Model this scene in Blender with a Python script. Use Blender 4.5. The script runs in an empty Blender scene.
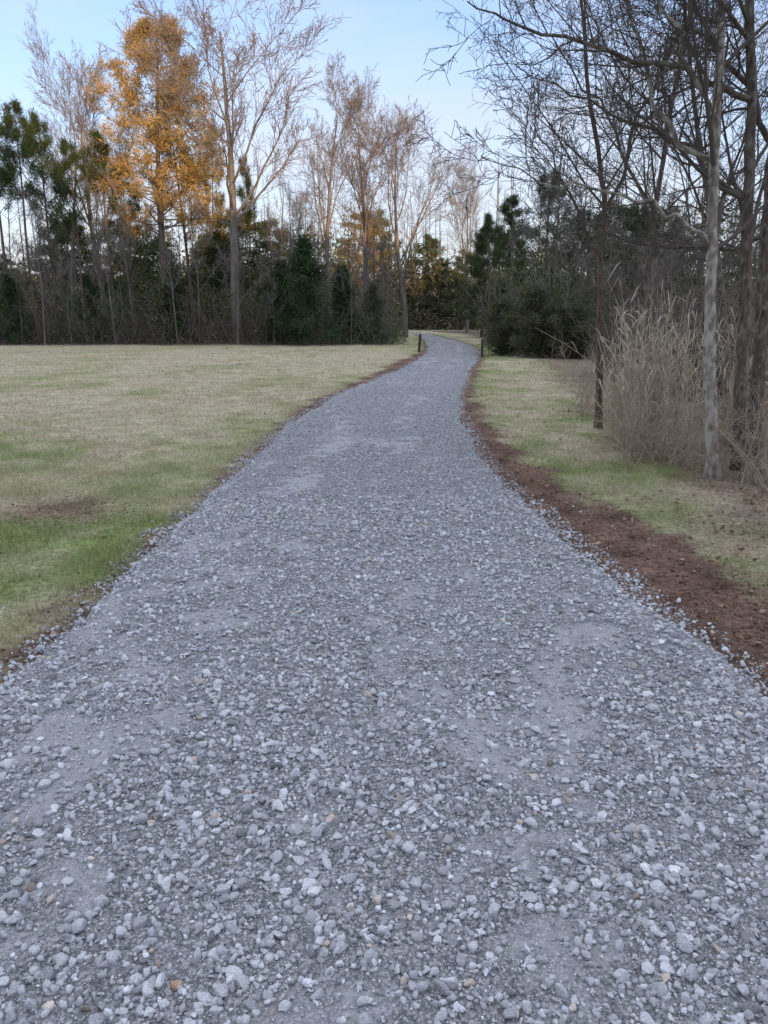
import bpy, bmesh, math, random
import numpy as np
from mathutils import Vector, Matrix
SC = bpy.context.scene
COL = SC.collection
TH = math.radians(14.9); F = 740.0; H0 = 1.5
ct, st = math.cos(TH), math.sin(TH)

# ------------------------------------------------------------ geometry helpers
def ray(px, py):
    a = px-384.0; b = 512.0-py
    return Vector((a, F*ct+b*st, -F*st+b*ct))
def gp(px, py):
    d = ray(px, py); t = -H0/d.z
    return Vector((d.x*t, d.y*t, 0))
def at(px, py, Y):
    d = ray(px, py); t = Y/d.y
    return Vector((d.x*t, Y, H0+d.z*t))

_tab = np.random.default_rng(3).random((256, 256))
def vn(x, y, s=1.0, k=0):
    x = np.asarray(x, float)*s+17.3*k; y = np.asarray(y, float)*s+41.7*k
    xi = np.floor(x).astype(int); yi = np.floor(y).astype(int)
    fx = x-xi; fy = y-yi; fx = fx*fx*(3-2*fx); fy = fy*fy*(3-2*fy)
    a = _tab[xi & 255, yi & 255]; b = _tab[(xi+1) & 255, yi & 255]
    c = _tab[xi & 255, (yi+1) & 255]; d = _tab[(xi+1) & 255, (yi+1) & 255]
    return (a*(1-fx)+b*fx)*(1-fy)+(c*(1-fx)+d*fx)*fy
def fbm(x, y, s=1.0, k=0, o=3):
    v = 0; w = 0
    for i in range(o):
        v = v+vn(x, y, s*2**i, k+i*5)*0.5**i; w += 0.5**i
    return v/w
def sstep(a, b, x):
    t = np.clip((x-a)/(b-a), 0, 1); return t*t*(3-2*t)

def mesh_np(name, verts, faces, mat, cols=None, smooth=False):
    me = bpy.data.meshes.new(name)
    verts = np.asarray(verts, np.float32)
    if not isinstance(faces, list): faces = [faces]
    faces = [np.asarray(f, np.int32) for f in faces if len(f)]
    nl = sum(f.size for f in faces); nf = sum(len(f) for f in faces)
    me.vertices.add(len(verts)); me.vertices.foreach_set('co', verts.ravel())
    me.loops.add(nl); me.polygons.add(nf)
    me.loops.foreach_set('vertex_index', np.concatenate([f.ravel() for f in faces]))
    tot = np.concatenate([np.full(len(f), f.shape[1], np.int32) for f in faces])
    start = np.concatenate([[0], np.cumsum(tot)[:-1]]).astype(np.int32)
    me.polygons.foreach_set('loop_start', start)
    if smooth: me.polygons.foreach_set('use_smooth', np.ones(nf, bool))
    me.update(calc_edges=True)
    if cols is not None:
        ca = me.color_attributes.new('Col', 'FLOAT_COLOR', 'POINT')
        c4 = np.ones((len(verts), 4), np.float32); c4[:, :3] = cols
        ca.data.foreach_set('color', c4.ravel())
    me.materials.append(mat)
    return me
def link(name, me, parent=None):
    o = bpy.data.objects.new(name, me); COL.objects.link(o)
    if parent: o.parent = parent
    return o
def tag(o, label, cat, group=None):
    o['label'] = label; o['category'] = cat
    if group: o['group'] = group
    return o
def thing(name, label, cat, loc=(0, 0, 0), group=None, rz=0, sc=(1, 1, 1)):
    o = bpy.data.objects.new(name, None); COL.objects.link(o)
    o.location = loc; o.rotation_euler = (0, 0, rz); o.scale = sc
    return tag(o, label, cat, group)

def tubes(polys):
    groups = {}
    for p, r, s in polys: groups.setdefault((len(p), s), []).append((p, r))
    V = []; Q = []; off = 0
    for (K, S), lst in groups.items():
        P = np.array([[tuple(v) for v in p] for p, r in lst], float); Rr = np.array([r for p, r in lst], float)
        N = len(lst)
        T = np.gradient(P, axis=1); T /= np.linalg.norm(T, axis=2, keepdims=True)+1e-9
        ref = np.zeros((N, 1, 3)); m = np.abs(T[:, :, 2].mean(axis=1)) > 0.8
        ref[m, 0, 0] = 1; ref[~m, 0, 2] = 1
        A = np.cross(T, np.broadcast_to(ref, T.shape)); A /= np.linalg.norm(A, axis=2, keepdims=True)+1e-9
        B = np.cross(T, A)
        ang = np.arange(S)*2*math.pi/S
        ring = P[:, :, None, :]+Rr[:, :, None, None]*(np.cos(ang)[None, None, :, None]*A[:, :, None, :]+np.sin(ang)[None, None, :, None]*B[:, :, None, :])
        V.append(ring.reshape(-1, 3))
        idx = np.arange(N*K*S).reshape(N, K, S)+off
        a = idx[:, :-1, :]; b = np.roll(a, -1, axis=2); d = idx[:, 1:, :]; c = np.roll(d, -1, axis=2)
        Q.append(np.stack([a, b, c, d], axis=-1).reshape(-1, 4)); off += N*K*S
    return np.concatenate(V), np.concatenate(Q)

def unit(n, g):
    v = g.normal(size=(n, 3)); return v/np.linalg.norm(v, axis=1, keepdims=True)
def blades(c, d, L, w, g):
    n = len(c); s = np.cross(d, unit(n, g)); s /= np.linalg.norm(s, axis=1, keepdims=True)+1e-9
    L = np.broadcast_to(L, (n,))[:, None]; w = np.broadcast_to(w, (n,))[:, None]
    V = np.stack([c-s*w*.5, c+s*w*.5, c+d*L], axis=1).reshape(-1, 3)
    return V, np.arange(3*n).reshape(-1, 3)
def leaves(c, d, L, w, g):
    n = len(c); s = np.cross(d, unit(n, g)); s /= np.linalg.norm(s, axis=1, keepdims=True)+1e-9
    L = np.broadcast_to(L, (n,))[:, None]; w = np.broadcast_to(w, (n,))[:, None]
    V = np.stack([c, c+d*L*.5+s*w*.5, c+d*L, c+d*L*.45-s*w*.5], axis=1).reshape(-1, 3)
    return V, np.arange(4*n).reshape(-1, 4)

# ------------------------------------------------------------ materials
def mat_new(name):
    m = bpy.data.materials.new(name); m.use_nodes = True
    nt = m.node_tree; nt.nodes.clear()
    out = nt.nodes.new('ShaderNodeOutputMaterial')
    return m, nt, out
def N(nt, t, **kw):
    n = nt.nodes.new(t)
    for k, v in kw.items(): setattr(n, k, v)
    return n
def mixc(nt, fac, a, b, mode='MIX'):
    n = nt.nodes.new('ShaderNodeMix'); n.data_type = 'RGBA'; n.blend_type = mode
    for i, v in ((0, fac), (6, a), (7, b)):
        if isinstance(v, bpy.types.NodeSocket): nt.links.new(v, n.inputs[i])
        else: n.inputs[i].default_value = v if i == 0 else (*v, 1)[:4]
    return n.outputs[2]
def math_(nt, op, a, b):
    n = nt.nodes.new('ShaderNodeMath'); n.operation = op
    for i, v in enumerate((a, b)):
        if isinstance(v, bpy.types.NodeSocket): nt.links.new(v, n.inputs[i])
        else: n.inputs[i].default_value = v
    return n.outputs[0]
def ramp(nt, src, pts):
    r = nt.nodes.new('ShaderNodeValToRGB'); e = r.color_ramp.elements
    while len(e) < len(pts): e.new(.5)
    for el, (p, c) in zip(e, pts):
        el.position = p; el.color = (*c, 1) if isinstance(c, tuple) else (c, c, c, 1)
    nt.links.new(src, r.inputs[0]); return r.outputs[0]
def tex(nt, kind, scale, detail=3, vec=None, **kw):
    t = nt.nodes.new('ShaderNodeTex'+kind); t.inputs['Scale'].default_value = scale
    if 'Detail' in t.inputs: t.inputs['Detail'].default_value = detail if kind == 'Noise' else 0
    for k, v in kw.items(): setattr(t, k, v)
    if vec is not None: nt.links.new(vec, t.inputs['Vector'])
    return t
def coord(nt, sc=(1, 1, 1)):
    g = nt.nodes.new('ShaderNodeNewGeometry')
    m = nt.nodes.new('ShaderNodeMapping'); m.inputs['Scale'].default_value = sc
    nt.links.new(g.outputs['Position'], m.inputs['Vector']); return m.outputs[0]
def ocoord(nt, sc=(1, 1, 1)):
    g = nt.nodes.new('ShaderNodeTexCoord')
    m = nt.nodes.new('ShaderNodeMapping'); m.inputs['Scale'].default_value = sc
    nt.links.new(g.outputs['Object'], m.inputs['Vector']); return m.outputs[0]
def bump(nt, h, strength, dist, nrm=None):
    b = nt.nodes.new('ShaderNodeBump'); b.inputs['Strength'].default_value = strength; b.inputs['Distance'].default_value = dist
    nt.links.new(h, b.inputs['Height'])
    if nrm is not None: nt.links.new(nrm, b.inputs['Normal'])
    return b.outputs[0]
def principled(nt, out, col, rough=.9, nrm=None, spec=.25):
    p = nt.nodes.new('ShaderNodeBsdfPrincipled')
    p.inputs['Roughness'].default_value = rough; p.inputs['Specular IOR Level'].default_value = spec
    if isinstance(col, tuple): p.inputs['Base Color'].default_value = (*col, 1)
    else: nt.links.new(col, p.inputs['Base Color'])
    if nrm is not None: nt.links.new(nrm, p.inputs['Normal'])
    nt.links.new(p.outputs[0], out.inputs[0]); return p

def m_attr(name, nscale=0, lo=.75, hi=1.25, transl=0):
    """matt coloured surface: colour attribute, optionally broken up by fine noise"""
    m, nt, out = mat_new(name)
    a = N(nt, 'ShaderNodeAttribute', attribute_name='Col'); c = a.outputs['Color']
    if nscale:
        v = coord(nt); n = tex(nt, 'Noise', nscale, 2, v)
        c = mixc(nt, 1.0, c, ramp(nt, n.outputs[0], [(.3, lo), (.7, hi)]), 'MULTIPLY')
    d = nt.nodes.new('ShaderNodeBsdfDiffuse'); nt.links.new(c, d.inputs[0]); nt.links.new(d.outputs[0], out.inputs[0])
    if transl:
        t = nt.nodes.new('ShaderNodeBsdfTranslucent'); nt.links.new(c, t.inputs[0])
        mx = nt.nodes.new('ShaderNodeMixShader'); mx.inputs[0].default_value = transl
        nt.links.new(d.outputs[0], mx.inputs[1]); nt.links.new(t.outputs[0], mx.inputs[2]); nt.links.new(mx.outputs[0], out.inputs[0])
    return m
def make_ground_mat():
    m, nt, out = mat_new('lawn_and_soil')
    a = N(nt, 'ShaderNodeAttribute', attribute_name='Col')
    v = coord(nt)
    n1 = tex(nt, 'Noise', 26, 6, v); n3 = tex(nt, 'Noise', 3.0, 3, v)
    n1.inputs['Roughness'].default_value = .65
    c = mixc(nt, 1.0, a.outputs['Color'], ramp(nt, n1.outputs[0], [(.3, .42), (.68, 1.5)]), 'MULTIPLY')
    c = mixc(nt, 1.0, c, ramp(nt, n3.outputs[0], [(.3, .82), (.7, 1.15)]), 'MULTIPLY')
    b = bump(nt, n1.outputs[0], 1.0, .04)
    principled(nt, out, c, .95, b, .1); return m
def make_road_mat():
    """Col.r is how coarse the gravel is: 0 powdery fines, 1 packed chips"""
    m, nt, out = mat_new('crushed_grey_gravel')
    a = N(nt, 'ShaderNodeAttribute', attribute_name='Col')
    v = coord(nt)
    wn = tex(nt, 'Noise', 60, 2, v)
    wv = mixc(nt, .018, v, wn.outputs['Color'], 'ADD')
    va = tex(nt, 'Voronoi', 105, vec=wv); vb = tex(nt, 'Voronoi', 330, vec=wv); fn = tex(nt, 'Noise', 620, 3, v); gn = tex(nt, 'Noise', 28, 4, v)
    ra = ramp(nt, va.outputs['Color'], [(.1, (.22, .225, .24)), (.5, (.37, .375, .395)), (.95, (.62, .63, .655))])
    rb = ramp(nt, vb.outputs['Color'], [(.05, (.34, .345, .365)), (.95, (.60, .605, .625))])
    mask = ramp(nt, a.outputs['Color'], [(.1, 0.0), (.7, .95)])
    c = mixc(nt, mask, rb, ra)
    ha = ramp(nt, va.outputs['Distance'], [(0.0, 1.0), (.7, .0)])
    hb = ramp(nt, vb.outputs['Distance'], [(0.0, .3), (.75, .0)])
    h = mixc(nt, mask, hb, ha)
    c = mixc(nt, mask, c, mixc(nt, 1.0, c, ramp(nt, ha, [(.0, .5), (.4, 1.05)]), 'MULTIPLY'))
    c = mixc(nt, 1.0, c, ramp(nt, fn.outputs[0], [(.3, .64), (.7, 1.30)]), 'MULTIPLY')
    c = mixc(nt, 1.0, c, ramp(nt, gn.outputs[0], [(.3, .84), (.7, 1.14)]), 'MULTIPLY')
    b = bump(nt, math_(nt, 'ADD', h, math_(nt, 'MULTIPLY', fn.outputs[0], .5)), 1.0, .006)
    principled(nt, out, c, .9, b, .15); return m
def make_bark(name, c1, c2, c3=None, patch=.6, vs=(14, 14, 3)):
    m, nt, out = mat_new(name)
    v = ocoord(nt, vs); n = tex(nt, 'Noise', 2.2, 5, v)
    c = ramp(nt, n.outputs[0], [(.32, c1), (.66, c2)])
    if c3:
        w = ocoord(nt, (1, 1, .6)); n2 = tex(nt, 'Noise', 16, 5, w)
        c = mixc(nt, ramp(nt, n2.outputs[0], [(patch-.10, 0.0), (patch+.08, 1.0)]), c, c3)
    b = bump(nt, n.outputs[0], .9, .02)
    principled(nt, out, c, .95, b, .1); return m

M_ground = make_ground_mat(); M_road = make_road_mat()
M_stone = m_attr('gravel_stone', 260, .72, 1.25)
M_grass = m_attr('grass_blade', 0, transl=.25)
M_leaf = m_attr('leaf_surface', 0, transl=.25)
M_needle = m_attr('needle_foliage', 0, transl=.3)
M_hill = m_attr('wooded_hill', 1.2, .6, 1.4)
M_twig = m_attr('fine_twig')
M_bark_near = make_bark('lichen_grey_bark', (.17, .14, .118), (.32, .28, .245), (.50, .475, .43), .52)
M_bark_dark = make_bark('dark_brown_bark', (.075, .06, .05), (.21, .175, .15), (.28, .26, .23), .6)
M_bark_red = make_bark('brown_grey_bark', (.085, .062, .05), (.20, .155, .13))
M_bark_far = make_bark('far_grey_bark', (.13, .112, .098), (.27, .238, .215), vs=(3, 3, .6))
M_bark_pine = make_bark('pine_bark', (.10, .07, .055), (.24, .175, .14), vs=(4, 4, .8))
M_post = make_bark('weathered_post', (.04, .034, .03), (.11, .095, .08))

# ------------------------------------------------------------ road edges as functions of y
EDG = [(700, -24, 792), (680, 0, 768), (640, 48, 705), (600, 93, 650), (560, 137, 599), (520, 180, 548), (480, 222, 505), (450, 257, 481),
       (420, 292, 463), (400, 325, 459), (385, 362, 463), (370, 397, 471), (360, 415, 478), (352, 427, 480), (346, 428, 472), (341, 425, 459), (337, 420, 443), (334, 415, 431)]
ys = []; ls = []; rs = []
for py, l, r in EDG:
    a = gp(l, py); b = gp(r, py); ys.append(a.y); ls.append(a.x); rs.append(b.x)
ys = [-14, 0, 1.2]+ys; ls = [-2.2, -2.0, -1.85]+ls; rs = [2.2, 2.0, 1.85]+rs
ys += [85, 130]; ls += [ls[-1]-5, ls[-1]-16]; rs += [rs[-1]-4.5, rs[-1]-15]
yd = np.linspace(-14, 130, 2881)
def smooth(a, n):
    k = np.ones(n)/n; return np.convolve(np.pad(a, n//2, mode='edge'), k, 'valid')[:len(yd)]
Ld = np.interp(yd, ys, ls); Rd = np.interp(yd, ys, rs)
Ls, Rs = smooth(Ld, 41), smooth(Rd, 41)
def Lx(y): return np.interp(y, yd, Ls)
def Rx(y): return np.interp(y, yd, Rs)
def rdist(x, y):
    return np.maximum(Lx(y)-x, x-Rx(y))
def wob(x, y): return (fbm(x, y, 1.3, 2)-.5)*.14+(fbm(x, y, 7, 4)-.5)*.16
def road_z(x, y):
    d = rdist(x, y)+wob(x, y)*.7
    return -.035+.075*sstep(.12, -.35, d)+(fbm(x, y, 1.1, 8)-.5)*.04+(fbm(x, y, 8, 9)-.5)*.024
def ground_z(x, y):
    d = rdist(x, y)
    return -.09*sstep(.05, -.30, d)+(fbm(x, y, .9, 12)-.5)*.04*sstep(-.1, .5, d)+(fbm(x, y, 6, 14)-.5)*.035*sstep(-.1, .3, d)
def top_z(x, y): return np.maximum(road_z(x, y), ground_z(x, y))
def coarse(x, y):
    u = (x-Lx(y))/(Rx(y)-Lx(y))
    track = np.exp(-((u-.31)/.08)**2)+np.exp(-((u-.64)/.08)**2)
    n = fbm(x*1.7, y*.6, 1.6, 41)*.42+fbm(x, y, 5, 44)*.33+fbm(x, y, 13, 46)*.25
    return np.clip(sstep(.29, .56, n-track*.06+.03), 0, 1)

soilRy = [0, 3, 4, 5.5, 7, 9, 14, 25, 40, 60]; soilRw = [1.3, 1.2, 1.0, .78, .52, .34, .26, .24, .14, .1]
soilLy = [0, 2.6, 3.2, 4, 6, 9, 12, 17, 24, 30, 45, 60]; soilLw = [.22, .18, .10, .05, .04, .06, .18, .36, .52, .34, .18, .1]
def masks(x, y):
    right = x > (Lx(y)+Rx(y))/2
    w = np.where(right, np.interp(y, soilRy, soilRw), np.interp(y, soilLy, soilLw))
    d = rdist(x, y)
    n = fbm(x, y, 1.7, 21)-.5; n2 = fbm(x, y, 9, 23)-.5
    soil = sstep(.13, -.13, d-w+n*(w+.12)*1.0+n2*.35)
    lit = sstep(-.5, .5, x-(2.7+.12*(y-7)*(y < 12)+(y >= 12)*(.6+.16*(y-12)))+n*1.4)*(y > 2)*sstep(3.5, 6, y)
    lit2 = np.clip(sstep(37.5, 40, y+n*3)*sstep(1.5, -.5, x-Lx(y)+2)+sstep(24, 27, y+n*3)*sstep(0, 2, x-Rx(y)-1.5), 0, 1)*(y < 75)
    bare = np.exp(-(((x+2.55)/.42)**2+((y-5.7)/.35)**2))*1.5*(n2+.9)
    return right, np.clip(soil+np.clip(bare, 0, 1)*.75, 0, 1), np.clip(lit, 0, 1), lit2
def gcol(x, y):
    right, soil, lit, lit2 = masks(x, y)
    n = fbm(x, y, .5, 31); n2 = fbm(x, y, 2.2, 33); n3 = fbm(x, y, 6, 35); n4 = fbm(x, y*.7, .23, 37)
    d = rdist(x, y)
    straw = np.array([.58, .52, .365]); green = np.array([.255, .32, .115]); tan = np.array([.46, .39, .275])
    g = sstep(14, 4, y)*.30+sstep(1.6, .1, d)*.45+(n-.5)*1.8+(n2-.5)*1.7-.03+np.where(right, .30, 0)
    g = np.clip(g, 0, 1)[..., None]
    c = straw*(1-g)+green*g
    t = np.clip((n3-.5)*2.4+.12+(n4-.5)*1.6, 0, .75)[..., None]*(1-.5*g); c = c*(1-t)+tan*t
    s = np.array([.20, .130, .098])*(.35+1.3*n3)[..., None]
    c = c*(1-soil[..., None])+s*soil[..., None]
    l = np.array([.27, .21, .16])*(.6+.8*n3)[..., None]
    lm = np.clip(lit*.85*(1-soil), 0, 1)[..., None]; c = c*(1-lm)+l*lm
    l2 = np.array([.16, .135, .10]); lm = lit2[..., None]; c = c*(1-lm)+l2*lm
    return c

def axis(lo, hi, fl, fh, step, g=1.09):
    a = list(np.arange(fl, fh, step)); s = step; v = a[-1]
    while v < hi: s *= g; v += s; a.append(min(v, hi))
    s = step; v = a[0]; b = []
    while v > lo: s *= g; v -= s; b.append(max(v, lo))
    return np.array(b[::-1]+a)
def grid(X, Y, zf):
    gx, gy = np.meshgrid(X, Y); V = np.stack([gx, gy, zf(gx, gy)], -1).reshape(-1, 3)
    i = np.arange(len(X)*len(Y)).reshape(len(Y), len(X))
    Q = np.stack([i[:-1, :-1], i[:-1, 1:], i[1:, 1:], i[1:, :-1]], -1).reshape(-1, 4); return V, Q
X = axis(-300, 300, -5, 5.5, .06); Y = axis(-120, 420, 1.0, 12, .06, 1.02)
V, Q = grid(X, Y, ground_z)
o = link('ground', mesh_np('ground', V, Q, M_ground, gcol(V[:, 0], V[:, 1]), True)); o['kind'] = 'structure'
Yr = axis(-13, 128, 1, 14, .04, 1.02); NU = 101; U = np.linspace(0, 1, NU)
yy = np.repeat(Yr[:, None], NU, 1); l = Lx(yy)-.2; r = Rx(yy)+.2; xx = l+(r-l)*U[None, :]
V = np.stack([xx, yy, road_z(xx, yy)], -1).reshape(-1, 3); i = np.arange(len(V)).reshape(len(Yr), NU)
Q = np.stack([i[:-1, :-1], i[:-1, 1:], i[1:, 1:], i[1:, :-1]], -1).reshape(-1, 4)
cm = coarse(V[:, 0], V[:, 1])
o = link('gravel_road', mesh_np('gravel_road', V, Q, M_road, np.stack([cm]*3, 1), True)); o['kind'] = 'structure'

# ------------------------------------------------------------ gravel stones
G = np.random.default_rng(11)
def rock_shapes(sub, n, seed):
    res = []; g = np.random.default_rng(seed)
    for k in range(n):
        bm = bmesh.new(); bmesh.ops.create_icosphere(bm, subdivisions=sub, radius=1)
        v = np.array([p.co[:] for p in bm.verts]); f = np.array([[q.index for q in p.verts] for p in bm.faces]); bm.free()
        for nrm in unit(11, g):
            c = g.uniform(.42, .78); dd = v@nrm; v = v-np.outer(np.maximum(dd-c, 0), nrm)
        v *= 1+g.normal(0, .035, (len(v), 1)); v *= 1.15
        res.append((v, f))
    return res
RK = {3: rock_shapes(3, 10, 1), 2: rock_shapes(2, 14, 2), 1: rock_shapes(1, 12, 4)}
def place_rocks(pos, size, sub, cols):
    VV = []; FF = []; CC = []; off = 0; sh = RK[sub]; pick = G.integers(0, len(sh), len(pos))
    for k, (v, f) in enumerate(sh):
        m = np.where(pick == k)[0]; n = len(m)
        if not n: continue
        ax = unit(n, G); an = G.uniform(0, 2*math.pi, n)
        K = np.zeros((n, 3, 3)); K[:, 0, 1] = -ax[:, 2]; K[:, 0, 2] = ax[:, 1]; K[:, 1, 0] = ax[:, 2]; K[:, 1, 2] = -ax[:, 0]; K[:, 2, 0] = -ax[:, 1]; K[:, 2, 1] = ax[:, 0]
        Rm = np.eye(3)+np.sin(an)[:, None, None]*K+(1-np.cos(an))[:, None, None]*(K@K)
        sc = np.stack([np.ones(n), G.uniform(.55, 1, n), G.uniform(.45, .9, n)], 1)*size[m][:, None]
        w = v[None]*sc[:, None, :]; w = np.einsum('nij,nkj->nki', Rm, w); w[:, :, 2] *= .9
        w += pos[m][:, None, :]
        VV.append(w.reshape(-1, 3)); CC.append(np.repeat(cols[m], len(v), 0))
        FF.append((f[None]+(np.arange(n)*len(v))[:, None, None]+off).reshape(-1, 3)); off += n*len(v)
    return np.concatenate(VV), np.concatenate(FF), np.concatenate(CC)
def scatter_stones(y0, y1, dens, smin, smax, lowp=.24, be=4.2):
    area_x = 2.7; n = int((y1-y0)*2*area_x*dens)
    y = G.uniform(y0, y1, n); x = G.uniform(-area_x, area_x, n)+(Lx(y)+Rx(y))/2
    vis = np.abs(x) < .56*(y*ct+.5)+.3
    d = rdist(x, y)+wob(x, y)*.6
    p = lowp+(1-lowp)*coarse(x, y)
    edge = sstep(.16, -.10, d)*.9+sstep(.15, .0, np.abs(d))*.3
    far = .004*sstep(1.2, .2, d)
    keep = vis & (G.random(n) < np.clip(p*edge+far, 0, 1))
    x, y = x[keep], y[keep]; n = len(x)
    s = smin+(smax-smin)*G.beta(1.0, be, n)
    pos = np.stack([x, y, top_z(x, y)+s*.30], 1)
    b = np.clip(G.normal(.52, .12, n), .24, .88)
    c = np.stack([b*.975, b*.995, b*1.045], 1); br = G.random(n) < .025; c[br] *= np.array([1.05, .88, .74])
    return pos, s, np.clip(c, 0, .9)
parts = []
p_, s_, c_ = scatter_stones(.9, 2.8, 3300, .0052, .030, be=4.6)
big = s_ > .0150
for m, sub in ((big, 3), (~big, 2)): parts.append(place_rocks(p_[m], s_[m], sub, c_[m]))
p_, s_, c_ = scatter_stones(.9, 4.2, 6500, .0022, .0055, .5, 2); parts.append(place_rocks(p_, s_, 1, c_))
p_, s_, c_ = scatter_stones(2.8, 6.0, 2700, .0058, .028, be=4.6)
big = s_ > .0125
for m, sub in ((big, 2), (~big, 1)): parts.append(place_rocks(p_[m], s_[m], sub, c_[m]))
p_, s_, c_ = scatter_stones(6.0, 20, 1050, .008, .025); parts.append(place_rocks(p_, s_, 1, c_))
p_, s_, c_ = scatter_stones(20, 45, 160, .012, .028); parts.append(place_rocks(p_, s_, 1, c_))
off = 0; VV = []; FF = []; CC = []
for v, f, c in parts: VV.append(v); FF.append(f+off); CC.append(c); off += len(v)
o = link('loose_gravel', mesh_np('loose_gravel', np.concatenate(VV), np.concatenate(FF), M_stone, np.concatenate(CC)))
o['kind'] = 'stuff'; tag(o, 'loose grey crushed stones covering the driveway', 'gravel')
HS = [(178, 1006, .017, (.50, .31, .2), 'small rusty orange stone at the bottom left of the driveway'),
      (198, 832, .020, (.80, .81, .83), 'pale rounded stone in the gravel left of centre'),
      (645, 882, .022, (.82, .82, .84), 'pale long stone in the gravel at lower right'),
      (316, 908, .021, (.74, .75, .78), 'light grey stone in the gravel near the bottom centre'),
      (345, 800, .016, (.78, .79, .81), 'small whitish stone in the gravel just left of the centre line')]
for i, (px, py, s, c, lab) in enumerate(HS):
    q = gp(px, py); z = float(top_z(q.x, q.y))
    v, f = RK[3][i]; v = v*np.array([1, .75, .6])*s
    o = link('loose_stone', mesh_np('loose_stone', v, f, M_stone, np.tile(np.array(c), (len(v), 1)), True)); o.location = (q.x, q.y, z+s*.45); o.rotation_euler = (0, 0, i*1.3)
    tag(o, lab, 'stone')

# ------------------------------------------------------------ grass blades
def grass_patch(n, y0, y1, h, w, pw):
    y = y0+(y1-y0)*G.random(n)**pw
    hw = .56*(y*ct+.5)+.8; x = G.uniform(-1, 1, n)*hw
    right, soil, lit, lit2 = masks(x, y); d = rdist(x, y)
    dn = fbm(x, y, 3, 51)
    keep = (d > -.02) & (G.random(n) < (1-soil*.97)*(1-.8*lit)*(1-.8*lit2)*(.3+1.2*sstep(.3, .6, dn)))
    x, y, d = x[keep], y[keep], d[keep]; n = len(x)
    c = np.stack([x, y, ground_z(x, y)-.004], 1)
    dr = unit(n, G); dr[:, 2] = np.abs(dr[:, 2])+G.uniform(.2, 1.4, n); dr /= np.linalg.norm(dr, axis=1, keepdims=True)
    tall = fbm(x, y, 1.5, 55)
    L = h*G.uniform(.4, 1.3, n)*(.5+1.1*tall)*np.where(d < .3, 1.3, 1)
    col = gcol(x, y)*G.uniform(.6, 1.5, (n, 1)); k = G.random(n)
    col = np.where((k < .3)[:, None], col*.4+np.array([.62, .55, .39])*.6, col)
    v, f = blades(c, dr, L, w*G.uniform(.6, 1.3, n), G)
    return v, f, np.repeat(np.clip(col, 0, .9), 3, 0)
P = [grass_patch(220000, 2.6, 9, .05, .0045, 1.0), grass_patch(110000, 9, 20, .055, .009, 1.0), grass_patch(80000, 20, 41, .06, .018, 1.0)]
off = 0; VV = []; FF = []; CC = []
for v, f, c in P: VV.append(v); FF.append(f+off); CC.append(c); off += len(v)
o = link('grass', mesh_np('grass', np.concatenate(VV), np.concatenate(FF), M_grass, np.concatenate(CC)))
o['kind'] = 'stuff'; tag(o, 'short straw and green winter grass on both lawns', 'grass')

# soil crumbs along the dug edges
n = 60000; y = G.uniform(2.4, 14, n); x = G.uniform(-1, 1, n)*(.56*(y*ct+.5)+.3)
right, soil, lit, lit2 = masks(x, y); d = rdist(x, y)
keep = (d > .02) & (G.random(n) < soil*.9); x, y = x[keep], y[keep]; n = len(x); s = .004+.018*G.beta(1, 4, n)
v, f, c = place_rocks(np.stack([x, y, ground_z(x, y)+s*.2], 1), s, 1, np.array([.19, .125, .095])*G.uniform(.45, 1.5, (n, 1)))
o = link('soil_crumbs', mesh_np('soil_crumbs', v, f, M_stone, c)); o['kind'] = 'stuff'; tag(o, 'crumbly reddish brown soil clods along the gravel edges', 'soil')

# leaf litter
n = 46000; y = G.uniform(2.6, 26, n); x = G.uniform(-1, 1, n)*(.56*(y*ct+.5)+.8)
right, soil, lit, lit2 = masks(x, y); d = rdist(x, y)
p = lit*.9+soil*.06*(d > 0)+.006+(right & (d > 0))*.03
keep = G.random(n) < p*np.where(d < -.1, .15, 1); x, y = x[keep], y[keep]; n = len(x)
c = np.stack([x, y, top_z(x, y)+.005+G.random(n)*.012], 1); dr = unit(n, G); dr[:, 2] *= .25; dr /= np.linalg.norm(dr, axis=1, keepdims=True)
v, f = leaves(c, dr, G.uniform(.025, .06, n), G.uniform(.015, .035, n), G)
col = np.array([.38, .28, .20])*G.uniform(.5, 1.5, (n, 1))+G.normal(0, .01, (n, 3))
o = link('leaf_litter', mesh_np('leaf_litter', v, f, M_leaf, np.repeat(np.clip(col, .02, 1), 4, 0))); o['kind'] = 'stuff'
tag(o, 'dead brown leaves lying under the trees on the right', 'leaves')

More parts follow.
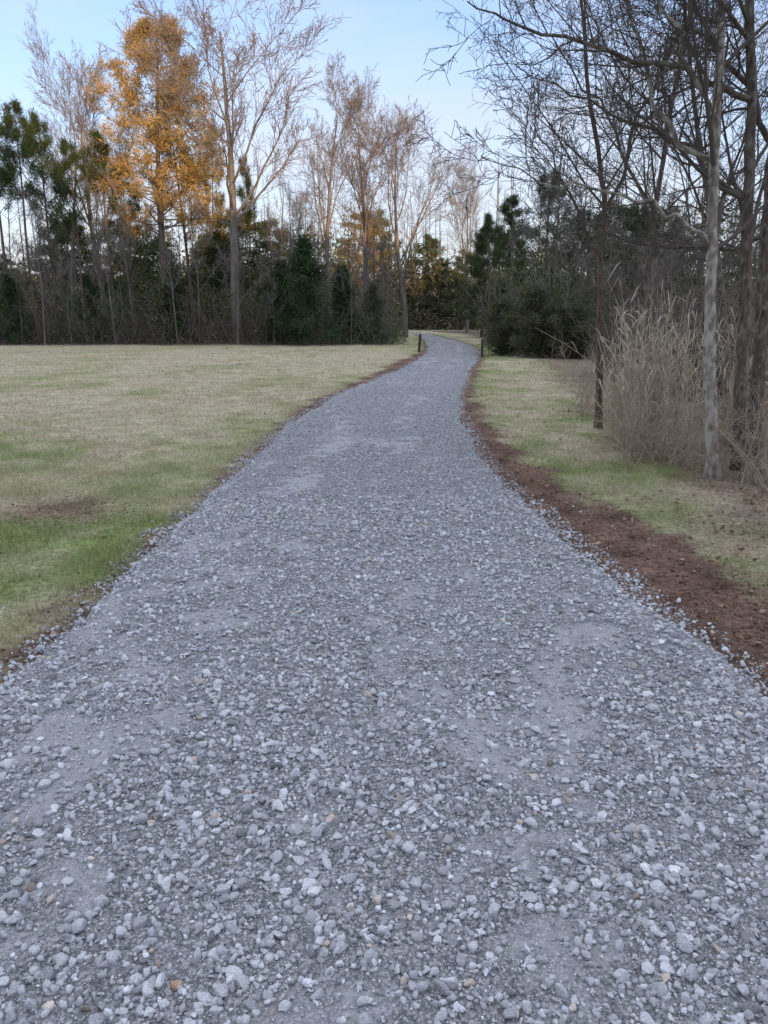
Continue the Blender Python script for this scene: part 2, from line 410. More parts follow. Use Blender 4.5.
# ------------------------------------------------------------ trees
def rv(g): return Vector((g.gauss(0, 1), g.gauss(0, 1), g.gauss(0, 1)))
def grow(out, p, d, L, r, lvl, P, g):
    n = P['seg'][lvl]; step = L/n; pts = [p.copy()]; rad = [r]; dirs = [d.copy()]
    for i in range(1, n+1):
        d = (d+rv(g)*P['jit'][lvl]+Vector((0, 0, P['up'][lvl]))).normalized()
        p = p+d*step; pts.append(p.copy()); dirs.append(d.copy()); rad.append(max(r*(1-.85*i/n), P['rmin']))
    out.append((lvl, pts, rad))
    if lvl < P['max']: spawn(out, pts, rad, dirs, L, lvl, P, g)
def spawn(out, pts, rad, dirs, L, lvl, P, g, side=None):
    k = P['kids'][lvl]; n = len(pts)-1
    for j in range(k):
        t = P['start'][lvl]+(1-P['start'][lvl])*(j+g.random())/k; t = min(t, .98)
        f = t*n; i = int(f); q = pts[i].lerp(pts[i+1], f-i); dd = dirs[min(i+1, n)]
        ax = dd.cross(rv(g)).normalized(); a = math.radians(g.uniform(*P['ang'][lvl]))
        nd = Matrix.Rotation(a, 3, ax) @ dd
        rr = (rad[i]*(1-(f-i))+rad[i+1]*(f-i))
        cl = L*P['rat'][lvl]*(P['sh'](t) if lvl == 0 else (1.15-.6*t))*g.uniform(.7, 1.2)
        grow(out, q, nd, cl, max(rr*P['rr'][lvl], P['rmin']), lvl+1, P, g)
def sides(l): return {0: 8, 1: 5, 2: 4}.get(l, 3)
def to_mesh(name, segs, mat, col=None):
    v, q = tubes([(p, r, sides(l)) for l, p, r in segs])
    return mesh_np(name, v, q, mat, None if col is None else np.tile(np.array(col), (len(v), 1)), True)
def fit(out, Hh):
    zt = max(p[-1].z for l, p, r in out); s = Hh/zt
    return [(l, [q*s for q in p], r) for l, p, r in out]

def bare_proto(seed, Hh=16, r=.2, start=.35, ang=(28, 50), rat=.42, kids=(15, 8, 6, 4), jit0=.03, rmin=.0075, twig=(.24, .215, .20), bark=None, up1=.08, sh=None):
    g = random.Random(seed); out = []
    P = dict(seg=[12, 7, 5, 4, 3], jit=[jit0, .10, .12, .15, .18], up=[.02, up1, .06, .04, .02], kids=list(kids), start=[start, .2, .15, .1], ang=[ang, (22, 42), (22, 45), (22, 50)],
             rat=[rat, .5, .5, .5], rr=[.45, .45, .45, .6], rmin=rmin, max=4, sh=sh or (lambda t: 1.15-.75*abs(t-.25) if t > .3 else .9))
    grow(out, Vector((0, 0, -.1)), Vector((0, 0, 1)), Hh, r, 0, P, g); out = fit(out, Hh)
    tr = [s for s in out if s[0] <= 0]; li = [s for s in out if s[0] == 1]; tw = [s for s in out if s[0] >= 2]
    return [('trunk', to_mesh('trunk', tr, bark or M_bark_far)), ('limbs', to_mesh('limbs', li, bark or M_bark_far)), ('twigs', to_mesh('twigs', tw, M_twig, twig))]

def pine_proto(seed, Hh=13, r=.14, start=.5, width=.17, nb=34, tuft=24, col=(.075, .105, .045), clen=.28, skip=0, kb=6, wn=.13, sp=.45):
    g = random.Random(seed); gg = np.random.default_rng(seed); out = []
    P = dict(seg=[10, 5, 3], jit=[.015, .09, .15], up=[.01, .05, .05], kids=[nb, kb], start=[start, .3], ang=[(50, 90), (30, 65)],
             rat=[width, .45], rr=[.32, .5], rmin=.01, max=2, sh=lambda t: 1.0-.75*max(0, (t-.65)/.35))
    grow(out, Vector((0, 0, -.1)), Vector((0, 0, 1)), Hh, r, 0, P, g); out = fit(out, Hh)
    cs = []
    for l, p, rr in out:
        if g.random() < skip: continue
        if l == 2: cs += [p[-1], p[-2]]
        if l == 1: cs += [p[-1], p[-2]]
    cs = np.array([c[:] for c in cs]); C = np.repeat(cs, tuft, 0); n = len(C); C = C+gg.normal(0, clen*sp, (n, 3))
    d = unit(n, gg); d[:, 2] += .35; d /= np.linalg.norm(d, axis=1, keepdims=True)
    v, f = blades(C, d, clen*gg.uniform(.6, 1.2, n), clen*wn, gg)
    cc = np.repeat(np.array(col)*gg.uniform(.65, 1.45, (len(cs), 1)), tuft, 0)*gg.uniform(.75, 1.3, (n, 1))
    tr = [s for s in out if s[0] == 0]; br = [s for s in out if s[0] > 0]
    return [('trunk', to_mesh('trunk', tr, M_bark_pine)), ('branches', to_mesh('branches', br, M_twig, (.17, .135, .11))), ('crown', mesh_np('crown', v, f, M_needle, np.repeat(cc, 3, 0)))]

def cedar_proto(seed, Hh=6, W=1.7, n=13000, col=(.058, .088, .045), low=.05, leafy=False):
    g = random.Random(seed); gg = np.random.default_rng(seed)
    segs = [(0, [Vector((0, 0, -.1)), Vector((.03, 0, Hh*.4)), Vector((0, .03, Hh*.75)), Vector((0, 0, Hh*.97))], [.10, .07, .04, .015])]
    lobes = []
    for k in range(70):
        t = g.random()**.9; z = Hh*(low+(1-low)*t); rr = W*(1-t)**.7*g.uniform(.35, 1.35)+.1; a = g.uniform(0, 6.28)
        if leafy: rr = W*math.sqrt(max(0, 1-(2*t-1)**2))*g.uniform(.5, 1.2)
        e = Vector((math.cos(a)*rr, math.sin(a)*rr, z)); segs.append((2, [Vector((0, 0, z*.85)), e*.5+Vector((0, 0, z*.45)), e], [.02, .015, .008])); lobes.append((e, rr))
    c = []; base = []
    per = n//70
    for e, rr in lobes:
        t = gg.random(per)**.5; axis_ = np.array([0, 0, e.z*.93]); p = axis_+(np.array(e[:])-axis_)*t[:, None]+gg.normal(0, .20, (per, 3)); c.append(p); base.append(np.full(per, g.uniform(.5, 1.7)))
    c = np.concatenate(c); base = np.concatenate(base); m = len(c)
    d = unit(m, gg)+np.array([0, 0, .3]); d[:, :2] += c[:, :2]*.5; d /= np.linalg.norm(d, axis=1, keepdims=True)
    v, f = (leaves if leafy else blades)(c, d, gg.uniform(.1, .24, m), .07, gg)
    col = np.array(col)*base[:, None]*gg.uniform(.7, 1.4, (m, 1))
    return [('trunk', to_mesh('trunk', segs, M_bark_pine)), ('crown', mesh_np('crown', v, f, M_needle, np.repeat(col, 4 if leafy else 3, 0)))]

def put(proto, Hp, name, label, cat, px, py, Y, top, group=None, wide=1.0, rz=None):
    q = at(px, py, Y); h = at(px, top, Y).z; s = h/Hp
    t = thing(name, label, cat, (q.x, Y, 0), group, random.Random(int(px*7+Y)).uniform(0, 6.28) if rz is None else rz, (s*wide, s*wide, s))
    for nm, me in proto: link(nm, me, t)
    return t

fan = lambda t: 1.25-1.0*max(0, t-.25)
PB = [bare_proto(1, kids=(16, 10, 7, 4), rat=.45), bare_proto(2, start=.32, ang=(14, 34), kids=(12, 9, 7, 5), sh=fan), bare_proto(3, start=.2, ang=(18, 42), rat=.62, kids=(13, 10, 7, 5), sh=fan), bare_proto(5, start=.45, ang=(30, 60), rat=.3, kids=(12, 7, 5, 3))]
PP = [pine_proto(21, start=.55, nb=30), pine_proto(22, start=.62, width=.15, nb=26), pine_proto(23, start=.48, width=.16, nb=34)]
PG = pine_proto(31, 17, .22, .36, .21, 82, 26, (.47, .33, .125), .33, .05, 7, .12, .42)  # needle colour carries the golden sunlight
PS = pine_proto(33, 14, .15, .4, .15, 46, 22, (.38, .29, .115), .3, .12)  # sunlit gold put into the needle colour here too
PD = pine_proto(35, 12, .15, .15, .2, 42, 22, (.115, .14, .070), .36, .05, 6, .2)
PC = [cedar_proto(41), cedar_proto(42, W=1.4)]
PH = cedar_proto(43, 4, 2.2, 12000, (.10, .105, .064), .02, True)
PY = bare_proto(9, 9, .05, .3, (20, 45), .35, (9, 6, 4, 3), rmin=.008)

put(PG, 17, 'pine_tree', 'tall golden sunlit pine towering over the left tree line', 'tree', 158, 200, 45, 16, wide=1.15)
pn = [(-4, 43, 96, 0, 'green pine cut off by the left edge of the photo'), (22, 41, 104, 1, 'tall green pine second from the left edge'), (43, 44, 116, 0, 'green pine third from the left edge'),
      (72, 42, 142, 2, 'shorter bushy green pine left of the golden pine'), (104, 45, 134, 1, 'green pine close to the left of the golden pine'), (126, 50, 165, 2, 'small pine tucked behind the left side of the golden pine')]
for px, Y_, tp, k, lab in pn: put(PP[k], 13, 'pine_tree', lab, 'tree', px, 200, Y_, tp, wide=.8)
put(PS, 14, 'pine_tree', 'sunlit pine just right of the golden pine', 'tree', 186, 200, 47, 96, wide=.85)
put(PS, 14, 'pine_tree', 'thinner sunlit pine between the golden pine and the big bare tree', 'tree', 208, 200, 52, 130, wide=.6)
put(PS, 14, 'pine_tree', 'low sunlit pine behind the bare trees above the bend', 'tree', 352, 240, 66, 210, wide=1.8)
put(PP[1], 13, 'pine_tree', 'slim green pine against the big bare tree trunk', 'tree', 246, 200, 46, 158, wide=.5)
bt = [(233, 42, -75, 0, 1.2, 'largest bare tree with wide sunlit crown right of the golden pine'), (98, 47, 12, 2, .85, 'bare tree with forked crown rising behind the green pines'),
      (330, 52, 44, 1, .95, 'tall narrow bare tree left of the group above the bend'), (364, 55, 68, 1, 1.1, 'bare tree in the middle of the group above the bend'), (406, 54, 74, 2, 1.15, 'widest bare tree of the group above the bend'),
      (62, 50, 80, 3, 1.0, 'slender bare tree among the left pines'),
      (275, 50, 150, 3, .7, 'pale slim bare tree right of the big bare tree'), (470, 66, 140, 2, .8, 'distant bare tree above the right side of the bend'), (300, 60, 170, 2, .7, 'low bare tree above the largest cedar')]
for px, Y_, tp, k, w, lab in bt: put(PB[k], 16, 'bare_tree', lab, 'tree', px, 220, Y_, tp, wide=w)
cd = [(305, 39, 240, 0, 'largest dark green cedar in the left tree line'), (282, 41, 264, 1, 'cedar touching the left side of the largest cedar'), (342, 42, 268, 1, 'small cedar right of the largest cedar'),
      (10, 40.5, 275, 0, 'dark cedar at the left edge of the lawn'), (372, 42, 285, 0, 'low cedar nearest the left side of the road bend'), (172, 42, 272, 1, 'low cedar beneath the golden pine'), (88, 43, 280, 0, 'low cedar beneath the left green pines')]
for px, Y_, tp, k, lab in cd: put(PC[k], 6, 'cedar_tree', lab, 'tree', px, 300, Y_, tp, wide=1.05)
rp = [(545, 36, 172, 0, 'dark pine standing highest in the woods right of the road'), (518, 39, 196, 2, 'dark pine left of the highest one right of the road'), (580, 34, 212, 1, 'dark pine behind the thin brown tree on the right'),
      (492, 44, 215, 2, 'dark pine closest to the right side of the distant bend'), (640, 30, 205, 0, 'dark pine behind the reeds')]
for px, Y_, tp, k, lab in rp: put(PP[k], 13, 'pine_tree', lab, 'tree', px, 230, Y_, tp, wide=1.15)
gq = random.Random(15)
for px in list(range(-20, 300, 30))+[385, 412, 440, 462, 486, 512, 560, 600, 640, 680, 730]:
    D = gq.uniform(50, 60) if px < 380 else (gq.uniform(76, 90) if px < 480 else gq.uniform(42, 54))
    put(PD, 12, 'pine_tree', 'olive green pine deep in the woods behind the lawns', 'tree', px+gq.uniform(-9, 9), 280, D, gq.uniform(205, 262), 'olive green pines deep in the woods', wide=gq.uniform(1.1, 1.7))
for px, Y_, tp, lab in [(505, 29, 300, 'dark leafy shrub just right of the road bend'), (540, 27.5, 288, 'larger dark leafy shrub in the middle of the right wood edge'), (578, 27, 306, 'dark leafy shrub behind the thin brown tree')]:
    put(PH, 4, 'evergreen_shrub', lab, 'shrub', px, 340, Y_, tp, wide=.9)
gr = random.Random(5)
for k in range(24):
    px = gr.uniform(-20, 395); put(PY, 9, 'young_tree', 'slim bare young tree in the left wood edge', 'tree', px, 300, gr.uniform(39.0, 43), gr.uniform(170, 262) if px < 215 else gr.uniform(215, 275), 'slim bare young trees along the left wood edge', wide=gr.uniform(.9, 1.5))
for k in range(20):
    px = gr.uniform(545, 800); put(PY, 9, 'young_tree', 'slim bare young tree in the right wood edge', 'tree', px, 300, gr.uniform(24, 36), gr.uniform(150, 240), 'slim bare young trees along the right wood edge', wide=gr.uniform(.9, 1.5))

def woods(name, label, boxes, seed):
    gg = np.random.default_rng(seed); g = random.Random(seed); polys = []; VV = []; FF = []; CC = []; off = 0
    for (x0, x1, y0, y1, hh, ntr, nbr, nlf, col, blade) in boxes:
        for k in range(ntr):
            x = g.uniform(x0, x1); y = g.uniform(y0, y1); h = hh*g.uniform(1.0, 1.6); ln = g.gauss(0, .03)
            polys.append(([Vector((x, y, 0)), Vector((x+ln*h*.5, y, h*.5)), Vector((x+ln*h, y, h))], [g.uniform(.04, .12), .05, .012], 4))
            for j in range(22):
                z = h*g.uniform(.3, .98); b = Vector((x+ln*z, y, z)); dd = Vector((g.gauss(0, 1), g.gauss(0, .6), g.uniform(.6, 2.0))).normalized()*g.uniform(.6, 2.4)*(1.25-z/h)
                polys.append(([b, b+dd*.5+rv(g)*.1, b+dd], [.02, .014, .007], 3))
        for k in range(nbr):
            x = g.uniform(x0, x1); y = g.uniform(y0, y1); h = hh*g.uniform(.2, .95); b = Vector((x, y, 0)); dd = Vector((g.gauss(0, .35), g.gauss(0, .3), 1)).normalized()*h
            polys.append(([b, b+dd*.5+rv(g)*.15, b+dd+rv(g)*.3], [.018, .012, .007], 3))
            for j in range(6):
                q = b+dd*g.uniform(.3, 1); e = Vector((g.gauss(0, 1), g.gauss(0, 1), g.uniform(0, 1.0)))*.42*g.uniform(.5, 1.5); polys.append(([q, q+e*.5+rv(g)*.04, q+e], [.011, .009, .006], 3))
        n = nlf; x = gg.uniform(x0, x1, n); y = gg.uniform(y0, y1, n)
        t = hh*(.15+1.5*fbm(x, y*.3, .22, seed)**1.3+.3*(vn(x, y, 1.1, seed)-.5)); z = t*gg.random(n)**1.1
        dn = fbm(x+y*.3, z*1.3, .7, seed+3); kp = gg.random(n) < np.maximum(.15+.9*sstep(.4, .6, dn), .9-z/hh*2.2)
        c = np.stack([x, y, z], 1)[kp]; n = len(c); d = unit(n, gg)
        v, f = leaves(c, d, blade*gg.uniform(.5, 1.4, n), blade*.42, gg)
        k2 = sstep(.38, .52, fbm(c[:, 0], c[:, 1]*.5, .16, seed+5))[:, None]
        cb = np.array(col)*(1-k2)+np.array([.095, .128, .058])*k2
        cc = cb*(.35+1.35*fbm(c[:, 0], c[:, 2]*1.5+c[:, 1], .5, seed+9))[:, None]*gg.uniform(.6, 1.5, (n, 1))
        VV.append(v); FF.append(f+off); CC.append(np.repeat(cc, 4, 0)); off += len(v)
    v, q = tubes(polys); VV.append(v); FF.append(q+off); CC.append(np.tile(np.array([.22, .195, .17]), (len(v), 1))*gg.uniform(.8, 1.2, (len(v), 1)))
    o = link(name, mesh_np(name, np.concatenate(VV), np.concatenate(FF), M_leaf, np.concatenate(CC))); o['kind'] = 'stuff'; tag(o, label, 'woods')
brn = (.145, .132, .090); grn = (.115, .12, .072)
woods('distant_woods', 'dense distant woods closing off the view behind the lawns',
      [(-60, 1, 50, 62, 6.5, 100, 300, 55000, brn, .34), (-30, 34, 78, 90, 9.5, 140, 300, 55000, brn, .46), (7, 50, 38, 56, 7.5, 120, 300, 55000, grn, .34)], 61)
woods('underbrush', 'tangled brown underbrush filling the foot of both wood edges',
      [(-30, 1.3, 39.5, 46, 3.4, 0, 900, 32000, (.165, .145, .098), .14), (4.6, 24, 27, 36, 4.0, 0, 900, 28000, (.15, .13, .09), .12), (5.4, 14, 11.5, 20, 2.4, 0, 1300, 6000, (.26, .21, .155), .1)], 63)

# ------------------------------------------------------------ near trees on the right
def path(wp, Y0, Y1, sub=3):
    pts = [at(px, py, Y0+(Y1-Y0)*i/(len(wp)-1)) for i, (px, py) in enumerate(wp)]
    A = np.array([p[:] for p in pts]); t = np.arange(len(A)); tt = np.linspace(0, len(A)-1, (len(A)-1)*sub+1)
    B = np.stack([np.interp(tt, t, A[:, k]) for k in range(3)], 1)
    K = B.copy(); K[1:-1] = (B[:-2]+2*B[1:-1]+B[2:])/4; K[1:-1] = (K[:-2]+2*K[1:-1]+K[2:])/4
    return [Vector(p) for p in K]
PN = dict(seg=[6, 7, 6, 5, 4], jit=[.05, .10, .14, .16, .18], up=[0, .05, .05, .03, .02], kids=[8, 8, 6, 4], start=[.2, .12, .12, .1], ang=[(25, 55), (25, 60), (25, 60), (25, 60)],
          rat=[.4, .42, .5, .5], rr=[.5, .5, .55, .6], rmin=.0024, max=4, sh=lambda t: 1.0)
def near_tree(label, trunk, Y0, Y1, r0, r1, bark, limbs, seed, twig=(.15, .13, .12), free=6, flen=2.0, name='bare_tree'):
    g = random.Random(seed); tp = path(trunk, Y0, Y1, 4); base = tp[0].copy(); base.z = 0
    t = thing(name, label, 'tree', base)
    tp[0].z = -.15; rel = [p-base for p in tp]; n = len(rel)
    rel = [p+Vector((g.gauss(0, .005), g.gauss(0, .005), 0)) for p in rel]
    rr = [(r0+(r1-r0)*(i/(n-1))**.8)*g.uniform(.95, 1.06) for i in range(n)]; rr[0] *= 1.5; rr[1] *= 1.15
    link('trunk', to_mesh('trunk', [(0, rel, rr)], bark), t)
    for (wp, y0, y1, r) in limbs:
        lp = [p-base for p in path(wp, y0, y1, 3)]; m = len(lp); lr = [max(r*(1-.85*i/(m-1)), .004) for i in range(m)]
        lp = [p+rv(g)*.035*(i > 0) for i, p in enumerate(lp)]
        b = link('branch', to_mesh('branch', [(1, lp, lr)], bark), t)
        out = []; dirs = [(lp[min(i+1, m-1)]-lp[max(i-1, 0)]).normalized() for i in range(m)]
        Lg = sum((lp[i+1]-lp[i]).length for i in range(m-1)); P2 = dict(PN); P2['kids'] = [8, 16, 7, 4]
        spawn(out, lp, lr, dirs, Lg, 1, P2, g)
        link('twigs', to_mesh('twigs', out, M_twig, twig), b)
    for k in range(free):
        i = int(n*g.uniform(.35, .95)); out = []; a = g.uniform(0, 6.28)
        grow(out, rel[i], Vector((math.cos(a), math.sin(a)*.8, g.uniform(.5, 1.3))).normalized(), flen*g.uniform(.6, 1.2), rr[i]*.45, 1, dict(PN, kids=[8, 8, 6, 4]), g)
        link('branch', to_mesh('branch', out, M_twig, twig), t)
near_tree('nearest pale grey lichen spotted trunk on the right beside the reeds', [(712, 480), (711, 420), (709, 340), (711, 250), (714, 170), (718, 90), (722, 10), (728, -70)], 6.9, 6.9, .068, .030, M_bark_near,
          [([(711, 250), (680, 215), (640, 203), (590, 190), (535, 178), (485, 165)], 6.9, 6.2, .022), ([(714, 170), (672, 125), (642, 65), (622, 0), (610, -60)], 6.9, 7.2, .028), ([(716, 120), (690, 60), (660, 10), (640, -40)], 6.9, 6.3, .022)], 71, free=6)
near_tree('dark bare tree right of the nearest pale grey trunk', [(738, 470), (740, 400), (745, 300), (748, 200), (752, 100), (749, 0), (746, -80)], 7.3, 7.1, .068, .036, M_bark_dark,
          [([(752, 100), (700, 75), (640, 58), (560, 42), (505, 18), (470, 2)], 7.1, 6.3, .030), ([(748, 200), (690, 150), (630, 122), (570, 95), (520, 62)], 7.2, 7.6, .026), ([(750, 40), (710, 0), (670, -30)], 7.1, 6.6, .024)], 72, free=6)
near_tree('dark leaning tree at the right edge of the photo', [(752, 455), (760, 360), (764, 260), (774, 140), (790, 20), (800, -60)], 7.9, 7.6, .080, .045, M_bark_dark,
          [([(766, 235), (705, 252), (652, 236), (600, 240), (548, 226)], 7.8, 7.3, .022), ([(774, 150), (730, 62), (690, 20), (650, -20)], 7.7, 7.0, .032)], 73, free=6)
near_tree('thin brown grey tree standing alone left of the reeds', [(598, 430), (600, 360), (599, 280), (605, 205), (598, 150), (588, 90), (584, 30), (578, -30)], 10.1, 10.1, .052, .016, M_bark_red,
          [([(603, 215), (630, 150), (650, 90), (668, 30), (680, -20)], 10.1, 10.4, .028), ([(601, 260), (570, 200), (548, 150), (530, 110)], 10.1, 9.7, .022)], 74, free=8, flen=2.6)
near_tree('slender grey tree rising behind the middle of the reeds', [(655, 432), (652, 350), (645, 270), (660, 180), (672, 100), (690, 20), (700, -40)], 9.9, 9.9, .048, .02, M_bark_dark,
          [([(655, 210), (620, 150), (600, 100), (560, 50), (540, 10)], 9.9, 9.4, .024)], 75, free=8, flen=2.4)
near_tree('slender dark tree behind the two front trunks on the right', [(728, 425), (726, 330), (716, 240), (700, 150), (690, 70), (684, -10)], 10.4, 10.4, .055, .02, M_bark_dark,
          [([(718, 250), (690, 190), (670, 130), (640, 90)], 10.4, 10.8, .024)], 76, free=8, flen=2.4)

q = at(472, 90, 6.4); c = np.array([q[:]]*1); v, f = leaves(c, np.array([[.1, 0, -1.]]), .07, .04, G)
o = link('dead_leaf', mesh_np('dead_leaf', v-np.array(q[:]), f, M_leaf, np.tile(np.array([.05, .04, .035]), (4, 1)))); o.location = q
tag(o, 'single dead leaf hanging from a branch tip against the sky', 'leaf')

# ------------------------------------------------------------ reeds
def reeds(label, px, py, rx, ry, n, hmin, hmax, seed):
    g = random.Random(seed); gg = np.random.default_rng(seed); base = gp(px, py); t = thing('reed_clump', label, 'reeds', base)
    polys = []; C = []; D = []; Ln = []
    for k in range(n):
        a = g.uniform(0, 6.28); rr = math.sqrt(g.random()); b = Vector((math.cos(a)*rr*rx, math.sin(a)*rr*ry, -.02)); h = g.uniform(hmin, hmax)*g.uniform(.8, 1)
        ln = Vector((math.cos(a)*rr*.10+g.gauss(0, .15), math.sin(a)*rr*.1+g.gauss(0, .13), 0)); pts = []; m = 7; ex = g.choice([1.0, 1.3, 2.2])
        if g.random() < .14: ln *= 2.6; h *= .85
        for i in range(m): s = i/(m-1); pts.append(b+Vector((0, 0, h*s*(1-.12*s*ln.length)))+ln*(s**ex)*h*.8)
        polys.append((pts, [max(.0058*(1-.7*i/(m-1)), .0018) for i in range(m)], 3))
        for j in range(3):
            s = g.uniform(.35, 1); i = min(int(s*(m-1)), m-2); q = pts[i].lerp(pts[i+1], s*(m-1)-i); a2 = g.uniform(0, 6.28)
            C.append(q[:]); D.append((math.cos(a2)*.5, math.sin(a2)*.5, g.uniform(.2, 1.4))); Ln.append(g.uniform(.12, .36))
    v, q = tubes(polys); link('stalks', mesh_np('stalks', v, q, M_leaf, np.repeat(np.clip(np.array([[.88, .76, .60]])*gg.uniform(.55, 1.1, (n, 1)), 0, .88), 21, 0), True), t)
    C = np.array(C); D = np.array(D); D /= np.linalg.norm(D, axis=1, keepdims=True); Ln = np.array(Ln); m = len(C)
    s = np.cross(D, unit(m, gg)); s /= np.linalg.norm(s, axis=1, keepdims=True); w = .006
    mid = C+D*Ln[:, None]*.55; tip = C+D*Ln[:, None]*.95-np.array([0, 0, 1])*Ln[:, None]*.18
    V = np.stack([C-s*w*.4, C+s*w*.4, mid+s*w, mid-s*w, tip], 1).reshape(-1, 3); b = np.arange(m)[:, None]*5
    link('blades', mesh_np('blades', V, [b+np.array([[0, 1, 2, 3]]), b+np.array([[3, 2, 4]])], M_leaf, np.repeat(np.clip(np.array([[.88, .77, .62]])*gg.uniform(.6, 1.1, (m, 1)), 0, .88), 5, 0)), t)
reeds('largest clump of tall dry beige reeds in front of the right trees', 658, 446, .46, .55, 230, .9, 2.0, 81)
reeds('smaller clump of dry reeds at the left end of the thicket', 622, 440, .16, .3, 50, .8, 1.85, 82)
reeds('short dry reeds between the pale grey trunk and the right edge', 740, 444, .28, .25, 90, .5, 1.6, 83)
def shrub(label, px, py, n, h, seed, col):
    g = random.Random(seed); base = gp(px, py); t = thing('twiggy_shrub', label, 'shrub', base); out = []
    for k in range(n):
        a = g.uniform(0, 6.28); d = Vector((math.cos(a)*.6, math.sin(a)*.6, g.uniform(.6, 1.6))).normalized()
        grow(out, Vector((g.gauss(0, .15), g.gauss(0, .15), -.02)), d, h*g.uniform(.6, 1.1), .008, 2, dict(PN, up=[0, 0, -.03, -.02, 0], kids=[0, 0, 7, 4], rmin=.002), g)
    link('stems', to_mesh('stems', [s for s in out if s[0] == 2], M_twig, col), t); link('twigs', to_mesh('twigs', [s for s in out if s[0] > 2], M_twig, col), t)
shrub('bare twiggy shrub left of the thin brown grey tree', 590, 415, 12, 1.4, 91, (.46, .38, .30))
shrub('bare twiggy shrub at the foot of the reeds', 640, 458, 18, .8, 92, (.5, .41, .32))
shrub('low pale shrub under the right half of the reeds', 682, 464, 18, .8, 95, (.5, .41, .32))
shrub('bare twiggy shrub behind the pale grey trunk', 735, 445, 22, 1.9, 93, (.44, .36, .30))
shrub('low tangled shrub below the dark tree at the right edge', 756, 484, 20, 1.0, 94, (.42, .34, .27))

def post(label, px, py, h, r, seed, name='gate_post'):
    g = random.Random(seed); b = gp(px, py)
    bm = bmesh.new(); bmesh.ops.create_cone(bm, cap_ends=True, segments=10, radius1=r, radius2=r*.9, depth=h, matrix=Matrix.Translation((0, 0, h/2)))
    bmesh.ops.create_cone(bm, cap_ends=True, segments=10, radius1=r*.9, radius2=r*.45, depth=.05, matrix=Matrix.Translation((0, 0, h+.024)))
    me = bpy.data.meshes.new(name); bm.to_mesh(me); bm.free(); me.materials.append(M_post)
    o = link(name, me); o.location = (b.x, b.y, -.02); o.rotation_euler = (g.gauss(0, .03), g.gauss(0, .04), 0); tag(o, label, 'post')
post('short dark wooden post left of the road at the bend', 419, 352, .72, .06, 1)
post('short dark wooden post right of the road at the bend', 482, 357, .6, .045, 2)

# ------------------------------------------------------------ wooded ridges: one added unseen behind the viewer for shade, one beyond far woods
SAZ = math.radians(160); SEL = math.radians(8)
hx = [-200, 8, 18, 23, 30, 42, 60, 200]; hz = [27, 27, 26, 22.8, 23.2, 24.2, 26, 27]  # crest of the added ridge, shaped to set where sunlight reaches the trees
X = np.arange(-180, 220, 1.5); Y = np.arange(-95, -45, 2.0)
def shade_ridge_z(x, y):
    t = np.exp(-((y+62)/9.0)**2); return -.3+t*(np.interp(x, hx, hz)+(fbm(x, y*.4, .5, 71)-.5)*3.0)
V, Q = grid(X, Y, shade_ridge_z); cc = np.tile(np.array([.10, .09, .055]), (len(V), 1))
X = np.arange(-160, 160, 1.0); Y = np.arange(94, 140, 1.5)
def hill2_z(x, y):
    t = np.exp(-((y-116)/10.0)**2); return -.4+t*(7.0+(fbm(x, y, .2, 73)-.5)*7+(fbm(x, y, 1.2, 75)-.5)*2.5)
V2, Q2 = grid(X, Y, hill2_z)
o = link('shade_ridge', mesh_np('shade_ridge', V, Q, M_hill, cc, True)); o['kind'] = 'structure'
o = link('far_hills', mesh_np('far_hills', V2, Q2, M_hill, np.tile(np.array([.15, .145, .11]), (len(V2), 1))*(.6+.8*fbm(V2[:, 0], V2[:, 2]*2, 1.1, 77))[:, None], False)); o['kind'] = 'structure'

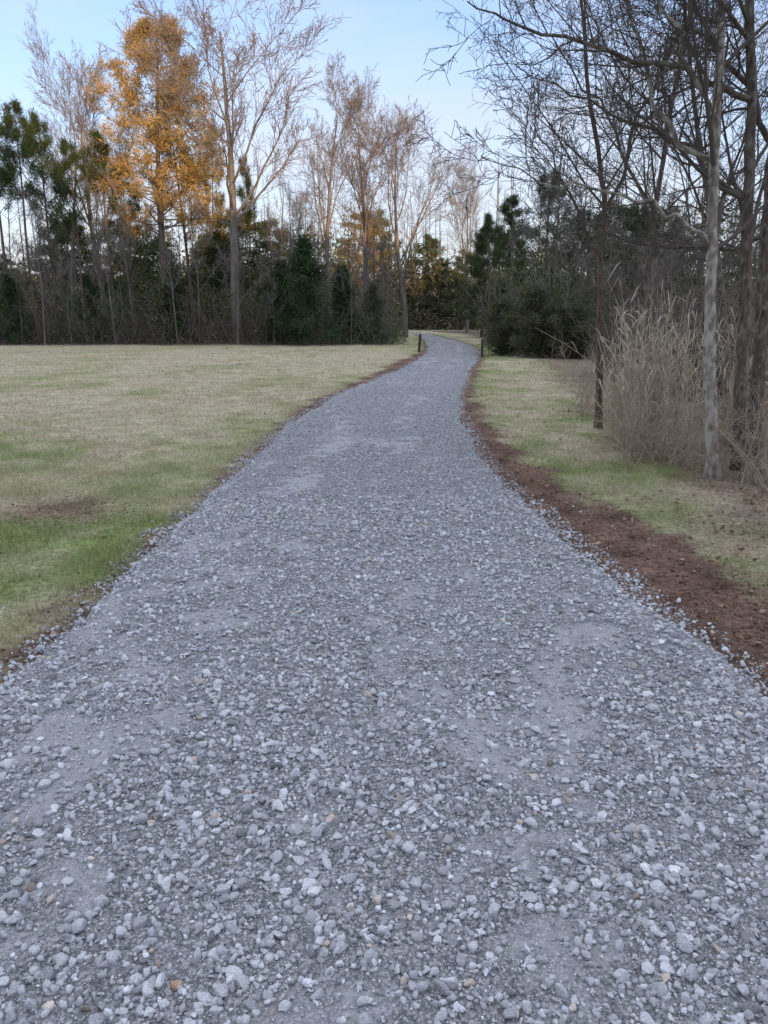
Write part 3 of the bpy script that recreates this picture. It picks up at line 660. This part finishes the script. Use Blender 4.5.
# ------------------------------------------------------------ world, sun, camera
w = bpy.data.worlds.new('World'); SC.world = w; w.use_nodes = True; nt = w.node_tree; nt.nodes.clear()
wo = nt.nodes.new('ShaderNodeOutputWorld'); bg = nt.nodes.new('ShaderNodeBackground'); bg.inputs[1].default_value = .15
sk = nt.nodes.new('ShaderNodeTexSky'); sk.sky_type = 'NISHITA'; sk.sun_disc = False; sk.sun_elevation = SEL; sk.sun_rotation = SAZ; sk.air_density = 1.0; sk.dust_density = .6; sk.ozone_density = 2.0
tc = nt.nodes.new('ShaderNodeTexCoord'); mp = nt.nodes.new('ShaderNodeMapping'); mp.inputs['Scale'].default_value = (1, 1, 3.5)
nt.links.new(tc.outputs['Generated'], mp.inputs['Vector'])
cn = nt.nodes.new('ShaderNodeTexNoise'); cn.inputs['Scale'].default_value = 2.2; cn.inputs['Detail'].default_value = 5; nt.links.new(mp.outputs[0], cn.inputs['Vector'])
sx = nt.nodes.new('ShaderNodeSeparateXYZ'); nt.links.new(tc.outputs['Generated'], sx.inputs[0])
hz_ = ramp(nt, sx.outputs[2], [(0.0, .92), (.16, .6), (.34, .12)])
cl = ramp(nt, cn.outputs[0], [(.45, 0.0), (.72, .65)])
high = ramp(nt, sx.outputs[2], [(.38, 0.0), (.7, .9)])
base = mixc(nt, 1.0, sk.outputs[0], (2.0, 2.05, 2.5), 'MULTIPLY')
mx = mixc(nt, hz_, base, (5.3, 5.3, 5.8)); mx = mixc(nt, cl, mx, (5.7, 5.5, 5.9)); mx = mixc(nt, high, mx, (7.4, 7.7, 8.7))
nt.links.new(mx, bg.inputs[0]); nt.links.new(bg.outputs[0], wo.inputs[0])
sd = bpy.data.lights.new('sun', 'SUN'); sd.energy = 4.5; sd.angle = math.radians(.5); sd.color = (1.0, .62, .34)
so = bpy.data.objects.new('sun', sd); COL.objects.link(so)
dirv = Vector((math.sin(SAZ)*math.cos(SEL), math.cos(SAZ)*math.cos(SEL), math.sin(SEL))); so.rotation_euler = dirv.to_track_quat('Z', 'Y').to_euler()
cam = bpy.data.cameras.new('camera'); cam.sensor_fit = 'VERTICAL'; cam.sensor_height = 36; cam.sensor_width = 27; cam.lens = F/1024*36; cam.clip_start = .05; cam.clip_end = 2000
co = bpy.data.objects.new('camera', cam); COL.objects.link(co); co.location = (0, 0, H0); co.rotation_euler = (math.pi/2-TH, 0, 0); SC.camera = co
SC.view_settings.view_transform = 'Standard'; SC.view_settings.look = 'None'; SC.view_settings.exposure = 0
